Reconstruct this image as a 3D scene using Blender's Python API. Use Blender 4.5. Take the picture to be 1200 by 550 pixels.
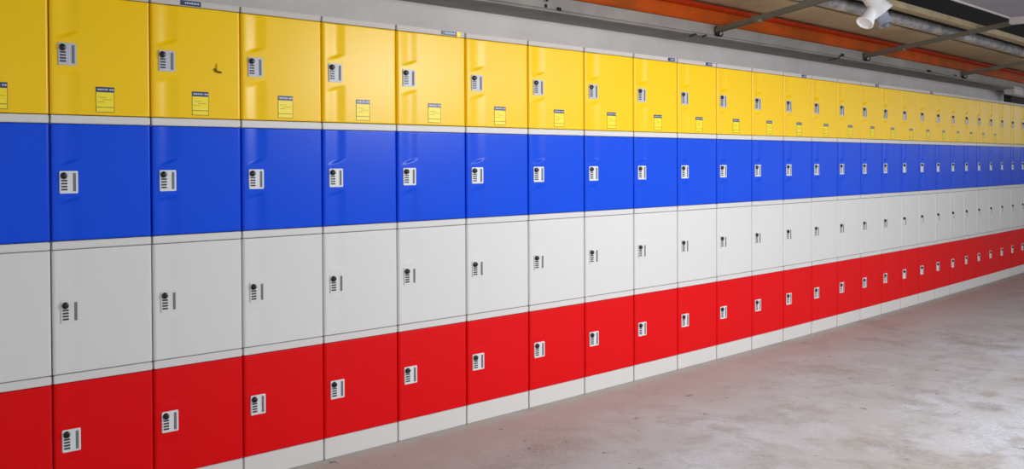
import bpy, bmesh, math, random
from mathutils import Vector, Matrix
R = math.radians
for o in list(bpy.data.objects): bpy.data.objects.remove(o, do_unlink=True)
scn = bpy.context.scene
C = scn.collection

# ---------------------------------------------------------------- camera, world, lights, exposure
CAM_H = 1.2707
cam_data = bpy.data.cameras.new('camera')
cam = bpy.data.objects.new('camera', cam_data); C.objects.link(cam)
cam_data.sensor_width = 36; cam_data.lens = 1050 * 36 / 1200
cam_data.shift_y = -(275 - 204.186) / 1200
cam_data.clip_start = .05; cam_data.clip_end = 200
cam.matrix_world = Matrix.Translation((0, 0, CAM_H)) @ Matrix.Rotation(R(90) - .01329, 4, 'X') @ Matrix.Rotation(-.004275, 4, 'Z')
scn.camera = cam

w = bpy.data.worlds.new('world'); scn.world = w; w.use_nodes = True
bg = w.node_tree.nodes['Background']; bg.inputs[0].default_value = (.89, .95, 1, 1); bg.inputs[1].default_value = .78
scn.view_settings.view_transform = 'Standard'; scn.view_settings.look = 'None'
scn.view_settings.gamma = 1; scn.view_settings.use_curve_mapping = False
scn.view_settings.exposure = 0.36

# The row of lockers runs along a very slightly bowed wall: s = metres along it, off = metres into the room.
X0, Y0, TH0, A1, A2 = .698513, 5.176805, .742501, .009967, -.00033
def theta(s): return TH0 + A1 * s + A2 * s * s
def base(s):
    n = 200; x = y = 0.0; d = s / n
    for i in range(n):
        t = theta((i + .5) * d); x += math.cos(t) * d; y += math.sin(t) * d
    return X0 + x, Y0 + y
def P(s, off, z):
    x, y = base(s); t = theta(s)
    return Vector((x + off * math.sin(t), y - off * math.cos(t), z))

def area(name, loc, target, sx, sy, power, col):
    l = bpy.data.lights.new(name, 'AREA'); l.shape = 'RECTANGLE'; l.size = sx; l.size_y = sy; l.energy = power; l.color = col
    o = bpy.data.objects.new(name, l); C.objects.link(o); o.location = loc
    o.rotation_euler = (Vector(target) - Vector(loc)).to_track_quat('-Z', 'Y').to_euler()
    return o
area('key_light', P(-.05, 2.75, 1.98), P(-1.2, 0, 1.2), 1.0, .62, 32, (.97, .98, 1))
area('ceiling_light', P(2.2, 4.3, 2.3), P(2.4, 2.6, 0), 3.0, 1.0, 85, (.90, .94, 1))

# ---------------------------------------------------------------- materials
def lin(c): return tuple(((v / 255) / 12.92 if v / 255 <= .04045 else ((v / 255 + .055) / 1.055) ** 2.4) for v in c) + (1,)
def mat(name, rgb, rough=.5, metal=0, coat=0, spec=.5, noise=None, bump=0):
    m = bpy.data.materials.new(name); m.use_nodes = True; nt = m.node_tree; b = nt.nodes['Principled BSDF']
    b.inputs['Base Color'].default_value = lin(rgb); b.inputs['Roughness'].default_value = rough
    b.inputs['Metallic'].default_value = metal; b.inputs['Coat Weight'].default_value = coat
    b.inputs['Coat Roughness'].default_value = .22
    b.inputs['Specular IOR Level'].default_value = spec
    if noise:
        rgb2, scale, detail, lo, hi = noise
        tc = nt.nodes.new('ShaderNodeTexCoord'); nz = nt.nodes.new('ShaderNodeTexNoise'); nz.inputs['Scale'].default_value = scale
        nz.inputs['Detail'].default_value = detail; nz.inputs['Roughness'].default_value = .65
        rp = nt.nodes.new('ShaderNodeMapRange'); rp.inputs['From Min'].default_value = lo; rp.inputs['From Max'].default_value = hi
        mx = nt.nodes.new('ShaderNodeMix'); mx.data_type = 'RGBA'; mx.inputs['A'].default_value = lin(rgb); mx.inputs['B'].default_value = lin(rgb2)
        nt.links.new(tc.outputs['Object'], nz.inputs['Vector']); nt.links.new(nz.outputs['Fac'], rp.inputs['Value'])
        nt.links.new(rp.outputs['Result'], mx.inputs['Factor']); nt.links.new(mx.outputs['Result'], b.inputs['Base Color'])
    if bump:
        tc = nt.nodes.new('ShaderNodeTexCoord'); nz = nt.nodes.new('ShaderNodeTexNoise'); nz.inputs['Scale'].default_value = 60 if not noise else noise[1] * 8
        bp = nt.nodes.new('ShaderNodeBump'); bp.inputs['Strength'].default_value = bump; bp.inputs['Distance'].default_value = .01
        nt.links.new(tc.outputs['Object'], nz.inputs['Vector']); nt.links.new(nz.outputs['Fac'], bp.inputs['Height']); nt.links.new(bp.outputs['Normal'], b.inputs['Normal'])
    return m
M = {
 'yellow': mat('yellow_plastic', (255, 206, 0), .28, coat=.0, spec=.24),
 'blue': mat('blue_plastic', (0, 76, 224), .28, coat=.0, spec=.18),
 'white': mat('white_plastic', (224, 222, 218), .42, coat=.05, spec=.3),
 'red': mat('red_plastic', (230, 4, 12), .42, coat=0, spec=.15),
 'shell': mat('grey_white_plastic', (222, 218, 214), .45, coat=.05, spec=.3),
 'lock': mat('lock_plastic', (228, 228, 228), .4),
 'lock_grey': mat('grey_lock_plastic', (196, 196, 202), .4),
 'shell_shaded': mat('shaded_grey_white_plastic', (203, 196, 189), .5, spec=.25),  # same shell plastic, darkened for the shade under the ceiling beams
 'black': mat('black_plastic', (14, 13, 16), .35),
 'dial': mat('dark_dial', (62, 62, 70), .4),
 'slot': mat('slot_grey', (112, 114, 120), .6),
 'navy': mat('navy_print', (34, 50, 92), .35),
 'paper': mat('yellow_sticker', (255, 228, 18), .4),
 'ink': mat('sticker_ink', (84, 74, 24), .5),
 'pale_print': mat('pale_print', (196, 206, 228), .4),
 'wall': mat('painted_concrete', (220, 213, 210), .75, noise=((204, 197, 194), 2.2, 8, .35, .65), bump=.15),
 'beam_grey': mat('grey_paint', (152, 147, 142), .6, noise=((132, 127, 123), 3, 6, .35, .65)),
 'orange': mat('orange_primer', (186, 74, 0), .5, spec=.2, noise=((146, 66, 0), 3.5, 6, .4, .65)),
 'beige': mat('plywood', (222, 198, 156), .8, noise=((196, 172, 132), 3, 8, .3, .7)),
 'galv': mat('galvanised', (196, 192, 188), .45, metal=.2, noise=((120, 118, 122), 12, 6, .35, .65)),
 'strut': mat('strut_steel', (120, 115, 100), .5, metal=.2),
 'cream': mat('cream_timber', (178, 160, 124), .7, noise=((150, 134, 104), 6, 4, .3, .7)),
 'dark': mat('dark_void', (24, 22, 20), .9),
 'recess': mat('brown_recess', (84, 72, 64), .8),
 'orange_dark': mat('orange_flange', (188, 50, 4), .4, spec=.3),
 'panel': mat('grey_panel', (150, 152, 160), .5, noise=((138, 140, 148), 4, 5, .3, .7)),
 'pale': mat('pale_edge', (205, 198, 192), .5),
 'lampwhite': mat('lamp_white', (250, 250, 250), .35),
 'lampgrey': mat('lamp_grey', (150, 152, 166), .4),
 'rust': mat('rusty_clip', (40, 36, 34), .8),
}
def concrete():
    m = bpy.data.materials.new('concrete_floor'); m.use_nodes = True; nt = m.node_tree; b = nt.nodes['Principled BSDF']; L = nt.links.new
    tc = nt.nodes.new('ShaderNodeTexCoord')
    def noise(scale, det, rough=.6, dist=0):
        n = nt.nodes.new('ShaderNodeTexNoise'); n.inputs['Scale'].default_value = scale; n.inputs['Detail'].default_value = det
        n.inputs['Roughness'].default_value = rough; n.inputs['Distortion'].default_value = dist; L(tc.outputs['Object'], n.inputs['Vector']); return n.outputs['Fac']
    def mr(src, a, c):
        r = nt.nodes.new('ShaderNodeMapRange'); r.inputs['From Min'].default_value = a; r.inputs['From Max'].default_value = c; L(src, r.inputs['Value']); return r.outputs['Result']
    def mix(f, A, B):
        x = nt.nodes.new('ShaderNodeMix'); x.data_type = 'RGBA'; L(f, x.inputs['Factor'])
        for k, v in (('A', A), ('B', B)):
            if isinstance(v, tuple): x.inputs[k].default_value = v
            else: L(v, x.inputs[k])
        return x.outputs['Result']
    c = mix(mr(noise(.9, 8, .62, .4), .40, .60), lin((220, 222, 228)), lin((194, 188, 180)))
    c = mix(mr(noise(4.2, 10, .68, .25), .49, .70), c, lin((140, 130, 118)))
    c = mix(mr(noise(2.3, 6, .7, .3), .56, .78), c, lin((232, 232, 240)))
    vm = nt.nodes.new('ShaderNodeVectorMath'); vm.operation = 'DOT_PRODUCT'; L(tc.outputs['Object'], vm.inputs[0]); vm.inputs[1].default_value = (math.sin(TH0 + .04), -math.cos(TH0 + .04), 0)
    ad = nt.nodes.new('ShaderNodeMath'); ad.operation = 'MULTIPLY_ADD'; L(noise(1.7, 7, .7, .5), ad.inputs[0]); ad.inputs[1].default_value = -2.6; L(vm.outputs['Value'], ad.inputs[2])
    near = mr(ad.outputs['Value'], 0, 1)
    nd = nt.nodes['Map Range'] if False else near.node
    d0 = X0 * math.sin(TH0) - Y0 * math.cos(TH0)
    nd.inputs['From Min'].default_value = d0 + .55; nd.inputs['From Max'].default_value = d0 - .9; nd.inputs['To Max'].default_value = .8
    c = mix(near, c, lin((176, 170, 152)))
    c = mix(mr(noise(2.0, 9, .64, .35), .53, .66), c, lin((156, 142, 126)))
    c = mix(mr(noise(11, 4, .6), .66, .70), c, lin((92, 82, 78)))
    c = mix(mr(noise(60, 3, .6), .35, .75), c, lin((190, 184, 182)))
    L(c, b.inputs['Base Color']); b.inputs['Roughness'].default_value = .62
    bp = nt.nodes.new('ShaderNodeBump'); bp.inputs['Strength'].default_value = .25; bp.inputs['Distance'].default_value = .004
    L(noise(30, 8, .7), bp.inputs['Height']); L(bp.outputs['Normal'], b.inputs['Normal'])
    return m
M['floor'] = concrete()

# ---------------------------------------------------------------- helpers
def add_box(bm, x0, x1, y0, y1, z0, z1, bev=0, seg=2):
    v = [bm.verts.new(c) for c in ((x0,y0,z0),(x1,y0,z0),(x1,y1,z0),(x0,y1,z0),(x0,y0,z1),(x1,y0,z1),(x1,y1,z1),(x0,y1,z1))]
    fs = [bm.faces.new([v[i] for i in q]) for q in ((0,3,2,1),(4,5,6,7),(0,1,5,4),(1,2,6,5),(2,3,7,6),(3,0,4,7))]
    if bev:
        es = list({e for f in fs for e in f.edges})
        bmesh.ops.bevel(bm, geom=es, offset=bev, segments=seg, affect='EDGES')
def add_cyl(bm, a, b, r0, r1=None, seg=20, cap=True):
    a, b = Vector(a), Vector(b); r1 = r0 if r1 is None else r1; d = b - a
    m = Matrix.Translation((a + b) / 2) @ d.to_track_quat('Z', 'Y').to_matrix().to_4x4()
    bmesh.ops.create_cone(bm, cap_ends=cap, segments=seg, radius1=r0, radius2=r1, depth=d.length, matrix=m)
def add_lathe(bm, a, b, prof, seg=24):
    """prof = [(t along a->b in metres, radius)]"""
    a, b = Vector(a), Vector(b); q = (b - a).to_track_quat('Z', 'Y').to_matrix()
    rings = []
    for t, r in prof:
        rings.append([bm.verts.new(a + q @ Vector((r * math.cos(2*math.pi*k/seg), r * math.sin(2*math.pi*k/seg), t))) for k in range(seg)])
    for r0, r1 in zip(rings, rings[1:]):
        for k in range(seg): bm.faces.new((r0[k], r0[(k+1) % seg], r1[(k+1) % seg], r1[k]))
    bm.faces.new(rings[0][::-1]); bm.faces.new(rings[-1])
def add_tube(bm, pts, r, seg=10):
    rings = []
    for i, p in enumerate(pts):
        p = Vector(p); d = Vector(pts[min(i+1, len(pts)-1)]) - Vector(pts[max(i-1, 0)])
        q = d.to_track_quat('Z', 'Y').to_matrix()
        rings.append([bm.verts.new(p + q @ Vector((r * math.cos(2*math.pi*k/seg), r * math.sin(2*math.pi*k/seg), 0))) for k in range(seg)])
    for r0, r1 in zip(rings, rings[1:]):
        for k in range(seg): bm.faces.new((r0[k], r0[(k+1) % seg], r1[(k+1) % seg], r1[k]))
    bm.faces.new(rings[0][::-1]); bm.faces.new(rings[-1])
def sweep(bm, prof, s0, s1, step=.5):
    """closed profile of (off, z) points carried along the wall path"""
    n = max(1, math.ceil((s1 - s0) / step)); rings = []
    for i in range(n + 1):
        s = s0 + (s1 - s0) * i / n; rings.append([bm.verts.new(P(s, o, z)) for o, z in prof])
    k = len(prof)
    for a, b in zip(rings, rings[1:]):
        for j in range(k): bm.faces.new((a[j], a[(j+1) % k], b[(j+1) % k], b[j]))
    bm.faces.new(rings[0][::-1]); bm.faces.new(rings[-1])
def box_prof(o0, o1, z0, z1): return [(o0, z0), (o1, z0), (o1, z1), (o0, z1)]
def obj(name, bm, m, parent=None, smooth=False, origin=None):
    bmesh.ops.recalc_face_normals(bm, faces=bm.faces)
    me = bpy.data.meshes.new(name); 
    if origin is not None: bmesh.ops.translate(bm, verts=bm.verts, vec=-Vector(origin))
    bm.to_mesh(me); bm.free(); me.materials.append(M[m])
    if smooth:
        for p in me.polygons: p.use_smooth = True
        me.set_sharp_from_angle(angle=R(smooth if smooth is not True else 35))
    o = bpy.data.objects.new(name, me); C.objects.link(o)
    if origin is not None: o.location = origin
    if parent: o.parent = parent
    return o
def thing(name, label, cat, loc=(0,0,0), rz=0, group=None):
    o = bpy.data.objects.new(name, None); C.objects.link(o); o.location = loc; o.rotation_euler = (0, 0, rz); o.empty_display_size = .1
    return tag(o, label, cat, group)
def tag(o, label, cat, group=None):
    o['label'] = label; o['category'] = cat
    if group: o['group'] = group
    return o
def struct(o): o['kind'] = 'structure'; return o

# ---------------------------------------------------------------- the setting
bm = bmesh.new(); sweep(bm, box_prof(-.8, 9, -.2, 0), -6, 18, 1.0); struct(obj('floor', bm, 'floor'))
bm = bmesh.new(); sweep(bm, box_prof(-.75, -.5, 0, 2.7), -6, 8.55); struct(obj('wall_back', bm, 'wall'))
bm = bmesh.new(); sweep(bm, box_prof(-1.6, -1.4, 0, 2.9), 8.2, 18); struct(obj('wall_recess', bm, 'recess'))
bm = bmesh.new(); sweep(bm, box_prof(-1.6, 9, 0, 1.55), 17.6, 18); struct(obj('far_light_blocker', bm, 'wall'))  # added out of view: cuts light on lower far lockers, open above for glare
# beige sheet ceiling beside the orange beam, one sheet edge visible as a dark joint
bm = bmesh.new(); sweep(bm, box_prof(-.5, .166, 2.347, 2.356), -6, 14); sweep(bm, box_prof(.206, .352, 2.347, 2.356), -6, 14)
struct(obj('ceiling_edge', bm, 'beige'))
bm = bmesh.new(); sweep(bm, box_prof(-1.6, .52, 2.70, 2.9), -6, 18); sweep(bm, box_prof(.52, 5, 2.86, 2.95), -6, 18); sweep(bm, box_prof(.34, .372, 2.372, 2.7), -6, 14)
struct(obj('ceiling', bm, 'dark'))
bm = bmesh.new(); sweep(bm, [(-.5, 2.119), (-.27, 2.119), (-.268, 2.128), (-.25, 2.128), (-.25, 2.123), (-.242, 2.119), (-.238, 2.128), (-.25, 2.140), (-.25, 2.208), (-.5, 2.208)], -6, 10)
struct(obj('trim_1', bm, 'beam_grey'))

# orange steel beam
bm = bmesh.new()
sweep(bm, [(-.30, 2.208), (-.232, 2.208), (-.226, 2.214), (-.226, 2.218), (-.236, 2.222), (-.236, 2.298), (-.30, 2.298)], -6, 14)
bt = thing('steel_beam', 'long orange-painted steel beam running above the grey ledge over the lockers', 'beam')
obj('web', bm, 'orange', bt, smooth=30)
bm = bmesh.new(); sweep(bm, [(-.30, 2.299), (-.236, 2.299), (-.220, 2.303), (-.206, 2.311), (-.200, 2.321), (-.204, 2.330), (-.236, 2.334), (-.30, 2.334)], -6, 14); obj('flange', bm, 'orange_dark', bt, smooth=40)

# pipe and cream rail carried on the struts
bm = bmesh.new(); pts = [P(-6 + .4 * i, .402, 2.324) for i in range(51)]; add_tube(bm, pts, .041, 18)
t = obj('pipe', bm, 'galv', smooth=40); tag(t, 'mottled grey metal pipe running lengthwise under the ceiling, on top of the brackets', 'pipe')
bm = bmesh.new(); sweep(bm, box_prof(.485, .51, 2.350, 2.372), -6, 14)
tag(obj('conduit', bm, 'cream'), 'thin pale conduit running alongside the mottled grey pipe near the ceiling', 'conduit')
bm = bmesh.new(); sweep(bm, box_prof(.63, .67, 2.304, 2.345), -6, 14)
tag(obj('ceiling_rail', bm, 'cream'), 'cream timber rail running between the grey pipe and the dark ceiling recess', 'rail')

# overhead grey door panel, top right
pan = thing('overhead_door', 'flat grey overhead door panel with pale rim at the top right corner', 'door', P(0, .93, 2.342))
def child_world(o, parent): o.parent = parent; o.matrix_parent_inverse = Matrix.Translation(-parent.location)
bm = bmesh.new(); sweep(bm, box_prof(.945, 3.3, 2.350, 2.39), -3.5, 3.33); child_world(obj('panel', bm, 'panel'), pan)
bm = bmesh.new(); sweep(bm, box_prof(.928, .944, 2.342, 2.40), -3.5, 3.33); child_world(obj('rim', bm, 'pale'), pan)
bm = bmesh.new()
v = [P(3.34, .93, 0), P(3.42, .93, 0), P(3.42, 3.3, 0), P(3.34, 3.3, 0)]
lo = [bm.verts.new((p.x, p.y, 2.305)) for p in v]; hi = [bm.verts.new((p.x, p.y, 2.385)) for p in v]
bm.faces.new(lo[::-1]); bm.faces.new(hi)
for k in range(4): bm.faces.new((lo[k], lo[(k+1) % 4], hi[(k+1) % 4], hi[k]))
child_world(obj('end_rail', bm, 'pale'), pan)

# struts: folded steel channels hooked on the ledge and rising slightly into the room
def strut(s, label, far):
    a = P(s, -.235, 2.178); d = P(s, 1, 0) - P(s, 0, 0); rz = math.atan2(d.y, d.x)
    t = thing('ceiling_bracket', label, 'bracket', a, rz, None)
    L = far + .235; k = .135
    def chan(bm, x0, x1):
        prof = [(-.026, .008), (-.026, -.022), (-.021, -.022), (-.021, .003), (.021, .003), (.021, -.022), (.026, -.022), (.026, .008)]
        A = [bm.verts.new((x0, y, k * x0 + z)) for y, z in prof]; B = [bm.verts.new((x1, y, k * x1 + z)) for y, z in prof]
        for j in range(8): bm.faces.new((A[j], A[(j+1) % 8], B[(j+1) % 8], B[j]))
        bm.faces.new(A[::-1]); bm.faces.new(B)
    bm = bmesh.new(); chan(bm, .0, L); obj('channel', bm, 'strut', t)
    bm = bmesh.new(); add_tube(bm, [(.01, 0, -.006), (.008, 0, -.03), (.016, 0, -.046), (.032, 0, -.05), (.042, 0, -.038), (.040, 0, -.024)], .006, 8)
    add_box(bm, -.002, .006, -.02, .02, -.05, .02); obj('hook', bm, 'rust', t, smooth=40)
    bm = bmesh.new(); x = .28; add_box(bm, x, x + .05, -.031, .031, k * x - .024, k * (x + .05) + .012, .003); obj('clamp', bm, 'strut', t)
strut(1.197, 'nearest of the three steel brackets, hooked to the grey ledge', .66)
strut(3.458, 'middle steel bracket under the pipe, reaching to the overhead door corner', .92)
strut(5.82, 'farthest steel bracket near the right edge, crossing the orange beam', .92)

# ---------------------------------------------------------------- lockers
S = [-3.091, -2.7464, -2.394, -2.0324, -1.6535, -1.253, -.8408, -.422, -.0055, .4073, .8199, 1.2307, 1.6379, 2.0395, 2.437, 2.8297, 3.2189, 3.6045, 3.9876, 4.3675, 4.7421, 5.11, 5.473, 5.8367, 6.2039, 6.5751, 6.9492]
S = [S[0] - .344] + S + [S[-1] + .375]
NC = len(S) - 1
W0 = .38
Z = dict(YT=1.8709, YB=1.4438, BT=1.4137, BB=1.0002, WT=.9704, WB=.5309, RT=.4995, RB=.0909, FL=0, TOP=1.897)
TIERS = [('red', Z['RB'], Z['RT'], Z['WB']), ('white', Z['WB'], Z['WT'], Z['BB']), ('blue', Z['BB'], Z['BT'], Z['YB']), ('yellow', Z['YB'], Z['YT'], Z['TOP'])]

def smooth(t): t = max(0, min(1, t)); return t * t * (3 - 2 * t)
def frange(a, b, n): return [a + (b - a) * i / n for i in range(n + 1)]
def door_bm(H, depth):
    g = .0026; x0, x1, z0, z1 = g, W0 - g, .0018, H - .0018
    xs = sorted(set([x0 + v for v in (0, .0006, .0015, .003, .005, .008, .011)] + frange(x0 + .013, .115, 30) + frange(.12, x1 - .013, 10) + [x1 - v for v in (.011, .008, .005, .003, .0015, .0006, 0)]))
    zc = H / 2
    zs = sorted(set([z0, z0 + .0006, z0 + .0015, z0 + .003] + frange(z0 + .006, zc - .10, 5) + frange(zc - .097, zc + .10, 44) + frange(zc + .105, z1 - .006, 5) + [z1 - .003, z1 - .0015, z1 - .0006, z1]))
    def edge(d, r): return 0 if d >= r else r * (1 - math.sqrt(max(0, 1 - ((r - d) / r) ** 2)))
    bm = bmesh.new(); rows = []
    for z in zs:
        row = []
        for x in xs:
            y = -.014 + edge(x - x0, .011) * .9 + edge(x1 - x, .011) * .9 + edge(z - z0, .003) + edge(z1 - z, .003)
            a = (x - .014) / (.118 - .014)
            if 0 < a < 1:
                prof = smooth(a / .55) if a < .55 else smooth((1 - a) / .45)
                up = smooth((z - zc - (.048 + .30 * (x - .016))) / .012)
                dn = smooth(((zc - z) - (.074 - .28 * (x - .016))) / .012)
                y += depth * prof * max(up, dn)
            row.append(bm.verts.new((x, y, z)))
        rows.append(row)
    for r0, r1 in zip(rows, rows[1:]):
        for i in range(len(xs) - 1): bm.faces.new((r0[i], r0[i+1], r1[i+1], r1[i]))
    # turned-back rim
    ring = rows[0] + [r[-1] for r in rows[1:]] + rows[-1][-2::-1] + [r[0] for r in rows[-2:0:-1]]
    back = [bm.verts.new((v.co.x, .010, v.co.z)) for v in ring]
    n = len(ring)
    for i in range(n): bm.faces.new((ring[i], ring[(i+1) % n], back[(i+1) % n], back[i]))
    bm.faces.new(back[::-1])
    return bm
def locker(colour, zb, zd, zt):
    H, HD = zt - zb, zd - zb
    t = thing('locker', 'x', 'locker')
    bm = bmesh.new()
    add_box(bm, .002, W0 - .002, .012, .46, .0008, H - .0008, .002)
    add_box(bm, .0035, W0 - .0035, -.0125, .03, HD + .001, H - .0012, .0025, 3)
    obj('body', bm, 'shell_shaded' if colour == 'yellow' else 'shell', t, smooth=40)
    d = obj('door', door_bm(HD, {'yellow': .0050, 'blue': .0046, 'white': .0018, 'red': .0014}[colour]), colour, t, smooth=50)
    # combination lock: 66 x 79 mm plate with knob, number wheels and a grey strip painted for the grip slot's shade
    zc = HD / 2; cx0, cx1 = .030, .097
    bm = bmesh.new()
    add_box(bm, cx0, cx1, -.0185, -.010, zc - .0395, zc + .0395, .002, 2)
    l = obj('lock', bm, 'white' if colour == 'white' else ('lock_grey' if colour == 'yellow' else 'lock'), t, smooth=40)
    bm = bmesh.new(); add_lathe(bm, (.0455, -.017, zc + .023), (.0455, -.03, zc + .023), [(0, .0125), (.002, .0125), (.003, .0118), (.009, .0105), (.0105, .0085)], 24)
    add_box(bm, .0438, .0472, -.0295, -.026, zc + .013, zc + .033, .001); obj('knob', bm, 'black', l, smooth=40)
    for k in range(4):
        z = zc + .006 - k * .0105
        bm = bmesh.new(); add_box(bm, .0355, .058, -.0205, -.016, z - .0032, z + .0032, .0012); obj('number_dial', bm, 'dial', l)
    bm = bmesh.new(); add_box(bm, .0765, .0905, -.0195, -.015, zc - .034, zc + .034, .0018); obj('grip_slot_shade', bm, 'slot', l)
    return t
def sticker(t):
    HD = Z['YT'] - Z['YB']; x0, x1, z0, z1 = .166, .236, .013, .104; y = -.0150
    bm = bmesh.new(); add_box(bm, x0, x1, y, -.0135, z0, z1); s = obj('sticker', bm, 'paper', t)
    bm = bmesh.new(); add_box(bm, x0, x1, y - .0006, -.0145, z1 - .019, z1); obj('sticker_header', bm, 'navy', s)
    bm = bmesh.new()
    for a, b, c, d in ((x0, x0 + .0014, z0, z1), (x1 - .0014, x1, z0, z1), (x0, x1, z0, z0 + .0018), (x0, x1, z0 + .017, z0 + .019)): add_box(bm, a, b, y - .0004, -.0145, c, d)
    for z, a, b in ((.066, .175, .205), (.058, .19, .228), (.05, .172, .2)): add_box(bm, a, b, y - .0003, -.0145, z, z + .0012)
    obj('sticker_frame', bm, 'ink', s)
    bm = bmesh.new()
    for k, wd in enumerate((.009, .007, .006, .008, .003, .007, .007)):
        a = x0 + .006 + k * .0091; add_box(bm, a, a + min(wd, .0075), y - .0010, -.0148, z1 - .012, z1 - .0065)
    obj('sticker_lettering', bm, 'pale_print', s)
def brand(t, cx, width, tail):
    H = Z['TOP'] - Z['YB']; z0, z1 = H - .0225, H - .0035
    bm = bmesh.new(); add_box(bm, cx - width / 2, cx + width / 2, -.0150, -.0120, z0, z1, .0006); s = obj('nameplate', bm, 'navy', t)
    bm = bmesh.new()
    for k in range(7): a = cx - width / 2 + .018 + k * (width - .024) / 7; add_box(bm, a, a + (width - .024) / 7 * .65, -.0156, -.0145, z0 + .006, z1 - .006)
    obj('nameplate_lettering', bm, 'pale_print', s)
    if tail:
        bm = bmesh.new(); add_box(bm, cx + width / 2 + .001, cx + width / 2 + .022, -.0148, -.0120, z0 - .004, z1 + .002, .0006); obj('nameplate_tab', bm, 'paper', t)

ORD = ['first', 'second', 'third', 'fourth', 'fifth', 'sixth', 'seventh', 'eighth', 'ninth', 'tenth', 'eleventh', 'twelfth', 'thirteenth', 'fourteenth', 'fifteenth', 'sixteenth', 'seventeenth', 'eighteenth', 'nineteenth', 'twentieth', 'twenty-first', 'twenty-second', 'twenty-third', 'twenty-fourth', 'twenty-fifth', 'twenty-sixth', 'twenty-seventh', 'twenty-eighth']
def where(i):
    if i == 0: return 'leftmost of its row, cut by the photo edge'
    if i == NC - 1: return 'rightmost of its row, cut by the photo edge'
    return ORD[i] + ' from the left edge in its row'
ROWN = {'yellow': 'yellow top-row', 'blue': 'blue', 'white': 'white', 'red': 'red bottom-row'}
NAMEPLATE = {2: (.165, .085, False), 5: (.285, .085, True), 9: (.325, .06, False), 10: (.30, .06, False), 13: (.27, .06, False), 16: (.29, .06, False), 19: (.29, .06, False)}
STK = set(range(0, 25))
def copy_tree(o, parent=None, skip=()):
    c = o.copy(); C.objects.link(c)
    if parent: c.parent = parent
    for ch in o.children:
        if ch.name.split('.')[0] in skip: continue
        copy_tree(ch, c, skip)
    return c
def place(t, i, z):
    a, b = P(S[i], 0, z), P(S[i+1], 0, z); d = b - a
    t.location = a; t.rotation_euler = (0, 0, math.atan2(d.y, d.x)); t.scale = (d.length / W0, 1, 1)
for colour, zb, zd, zt in TIERS:
    proto = locker(colour, zb, zd, zt); bpy.context.view_layer.update()
    roots = [proto] + [copy_tree(proto, skip=('number_dial',) if i > 17 else ()) for i in range(1, NC)]
    for i, t in enumerate(roots):
        place(t, i, zb)
        extra = ''
        if colour == 'yellow':
            if i in STK: sticker(t)
            if i in NAMEPLATE: brand(t, *NAMEPLATE[i]); extra = ' under a navy nameplate'
        if colour == 'yellow' and i == 2: extra = ' with a small hook'
        t['label'] = f"{ROWN[colour]} locker{extra}, {where(i)}"
        t['group'] = f"{colour} lockers in the long stacked bank"
        if colour == 'yellow' and i == 2:
            bm = bmesh.new(); add_tube(bm, [(.264, -.012, .196), (.264, -.018, .193), (.267, -.020, .187), (.276, -.020, .184), (.290, -.019, .183)], .0036, 8)
            h = obj('hook', bm, 'ink', t, smooth=40)
            bm = bmesh.new(); add_box(bm, .268, .292, -.021, -.0125, .186, .218, .004); obj('hook_plate', bm, 'yellow', h)

# plinth pieces under every stack
bm = bmesh.new(); add_box(bm, .003, W0 - .003, -.009, .44, .0008, Z['RB'] - .0008, .0025, 2)
pl = obj('locker_plinth', bm, 'shell', smooth=40)
for i in range(NC):
    t = pl if i == 0 else pl.copy()
    if i: C.objects.link(t)
    place(t, i, 0)
    tag(t, f"white base plinth on the floor, {where(i).replace('in its row','in the row').replace('its row','the plinths')}", 'plinth', 'base plinths under the bank of lockers')

# ---------------------------------------------------------------- small things on the ledge
def clip(s, off, z, label, name='metal_clip'):
    a = P(s, off, z); d = P(s + .1, off, z) - a
    t = thing(name, label, 'clip', a, math.atan2(d.y, d.x))
    return t
t = clip(-.456, -.249, 2.185, 'dark rusty hook hanging on the grey ledge near the top of the photo')
bm = bmesh.new(); add_tube(bm, [(.012, 0, .022), (.016, -.012, .018), (.008, -.018, .004), (-.004, -.018, -.006), (-.008, -.012, -.014)], .005, 8); obj('hook', bm, 'rust', t, smooth=40)
bm = bmesh.new(); add_box(bm, -.009, .006, -.008, .0, -.045, -.026, .002); obj('bolt', bm, 'rust', t)
t = clip(-.355, -.249, 2.140, 'small dark two-pronged clip at the lip of the grey ledge')
bm = bmesh.new(); add_box(bm, -.012, -.003, -.012, .0, -.008, .010, .001); add_box(bm, .004, .013, -.012, .0, -.008, .010, .001); add_box(bm, -.012, .013, -.004, 0, .006, .013, .001); obj('prongs', bm, 'rust', t)
t = clip(.93, -.236, 2.113, 'bent dark clip under the ledge beside the nearest bracket')
bm = bmesh.new(); add_tube(bm, [(-.05, .004, -.014), (-.02, -.002, -.004), (0, -.006, .006), (.012, -.006, .004)], .006, 8); obj('prongs', bm, 'rust', t, smooth=40)
t = clip(1.035, -.236, 2.117, 'short dark stub under the ledge closest to the nearest bracket hook')
bm = bmesh.new(); add_tube(bm, [(-.014, 0, -.006), (.006, -.004, 0), (.022, -.006, .006)], .006, 8); obj('prongs', bm, 'rust', t, smooth=40)
t = clip(3.0, -.238, 2.135, 'dark bent wire hook below the ledge left of the middle bracket')
bm = bmesh.new(); add_tube(bm, [(-.16, .02, -.045), (-.08, .01, -.03), (-.02, 0, -.012), (.03, -.006, .012)], .005, 8); add_box(bm, .018, .045, -.014, 0, .0, .022, .002); obj('wire', bm, 'rust', t, smooth=40)
t = clip(5.2, -.236, 2.14, 'pale rod with two dark end clips along the ledge on the right')
bm = bmesh.new(); add_tube(bm, [(-.30, -.006, .0), (0, -.006, 0), (.38, -.006, -.008)], .008, 8); obj('rod', bm, 'beam_grey', t, smooth=40)
for x in (-.32, .38):
    bm = bmesh.new(); add_box(bm, x - .03, x + .03, -.014, .004, -.010, .010, .003); obj('end_clip', bm, 'rust', t)

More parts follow.
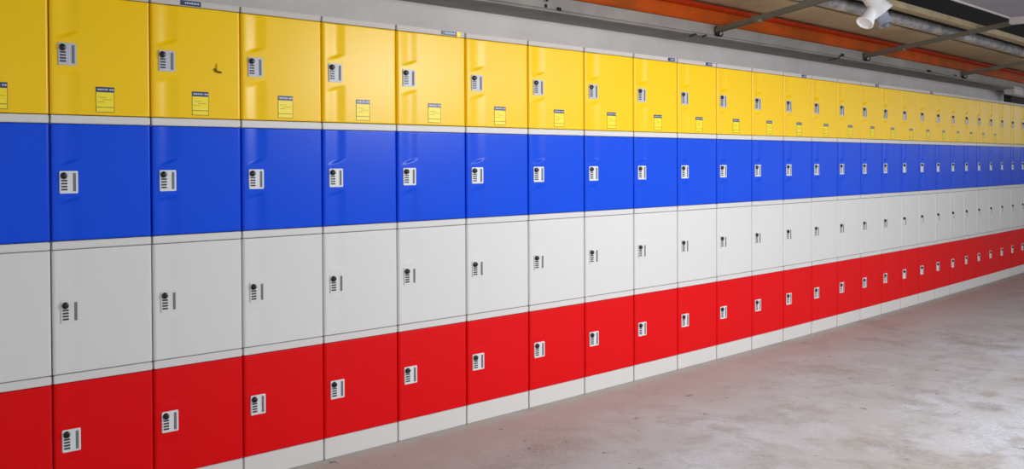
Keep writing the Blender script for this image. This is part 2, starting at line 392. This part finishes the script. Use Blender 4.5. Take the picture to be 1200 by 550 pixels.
# ---------------------------------------------------------------- twin spotlight
base_p = P(1.60, .65, 2.30); d = P(1.6, 1, 0) - P(1.6, 0, 0)
lt = thing('spotlight', 'white twin-headed spotlight hanging under the cream rail at the top', 'spotlight', base_p)
def toward(x, y, dist):   # a point given by direction from the viewer's side of the room
    c = Vector((0, 0, CAM_H)); v = Vector(((x - 600) / 1050, 1, (204.186 - y) / 1050))
    v = Matrix.Rotation(-.01329, 3, 'X') @ v; return c + v * dist - base_p
dy = base_p.y
bm = bmesh.new(); a, b = toward(1013, -10, dy), toward(1036, 17, dy - .02); L = (b - a).length
add_lathe(bm, a, b, [(0, .040), (.01, .046), (L * .6, .054), (L * .8, .066), (L, .072), (L + .002, .064), (L - .008, .058)], 28); obj('main_head', bm, 'lampwhite', lt, smooth=40)
bm = bmesh.new(); a, b = toward(1025, 9, dy - .01), toward(1014, 29, dy - .05); L = (b - a).length
add_lathe(bm, a, b, [(0, .020), (.010, .028), (L * .6, .044), (L, .056), (L + .002, .051), (L - .01, .044)], 28); obj('side_head', bm, 'lampwhite', lt, smooth=40)
bm = bmesh.new(); a, b = toward(1031, 12, dy + .04), toward(1039, 31, dy + .0); L = (b - a).length
add_lathe(bm, a, b, [(0, .030), (.012, .038), (L * .7, .044), (L, .046), (L + .002, .040), (L - .015, .036)], 28); sh = obj('shaded_head', bm, 'lampgrey', lt, smooth=40)
bm = bmesh.new(); add_lathe(bm, b - (b - a).normalized() * .012, b + (b - a).normalized() * .02, [(0, .012), (.012, .022), (.03, .012), (.036, .006)], 18); obj('bulb', bm, 'slot', sh, smooth=40)
bm = bmesh.new(); add_tube(bm, [Vector((0, 0, .01)), toward(1020, -4, dy)], .012, 12); obj('mount', bm, 'lampwhite', lt, smooth=40)

# pale fixture at the far right end of the wall
a = P(7.9, -.3, 2.06); d = P(8.3, -.3, 2.06) - P(7.9, -.3, 2.06)
ft = thing('wall_light', 'pale boxy light fitting beyond the far end of the wall, right edge', 'light fitting', a, math.atan2(d.y, d.x))
bm = bmesh.new(); add_box(bm, -.25, .9, -.06, .06, .0, .09, .01); obj('housing', bm, 'wall', ft)
for x in (.10, .26, .50):
    bm = bmesh.new(); add_box(bm, x, x + .07, -.075, -.055, .012, .082, .004); obj('lens', bm, 'pale', ft)
bm = bmesh.new(); add_box(bm, .05, .13, .06, .14, -.12, .05, .005); obj('wall_bracket', bm, 'rust', ft)
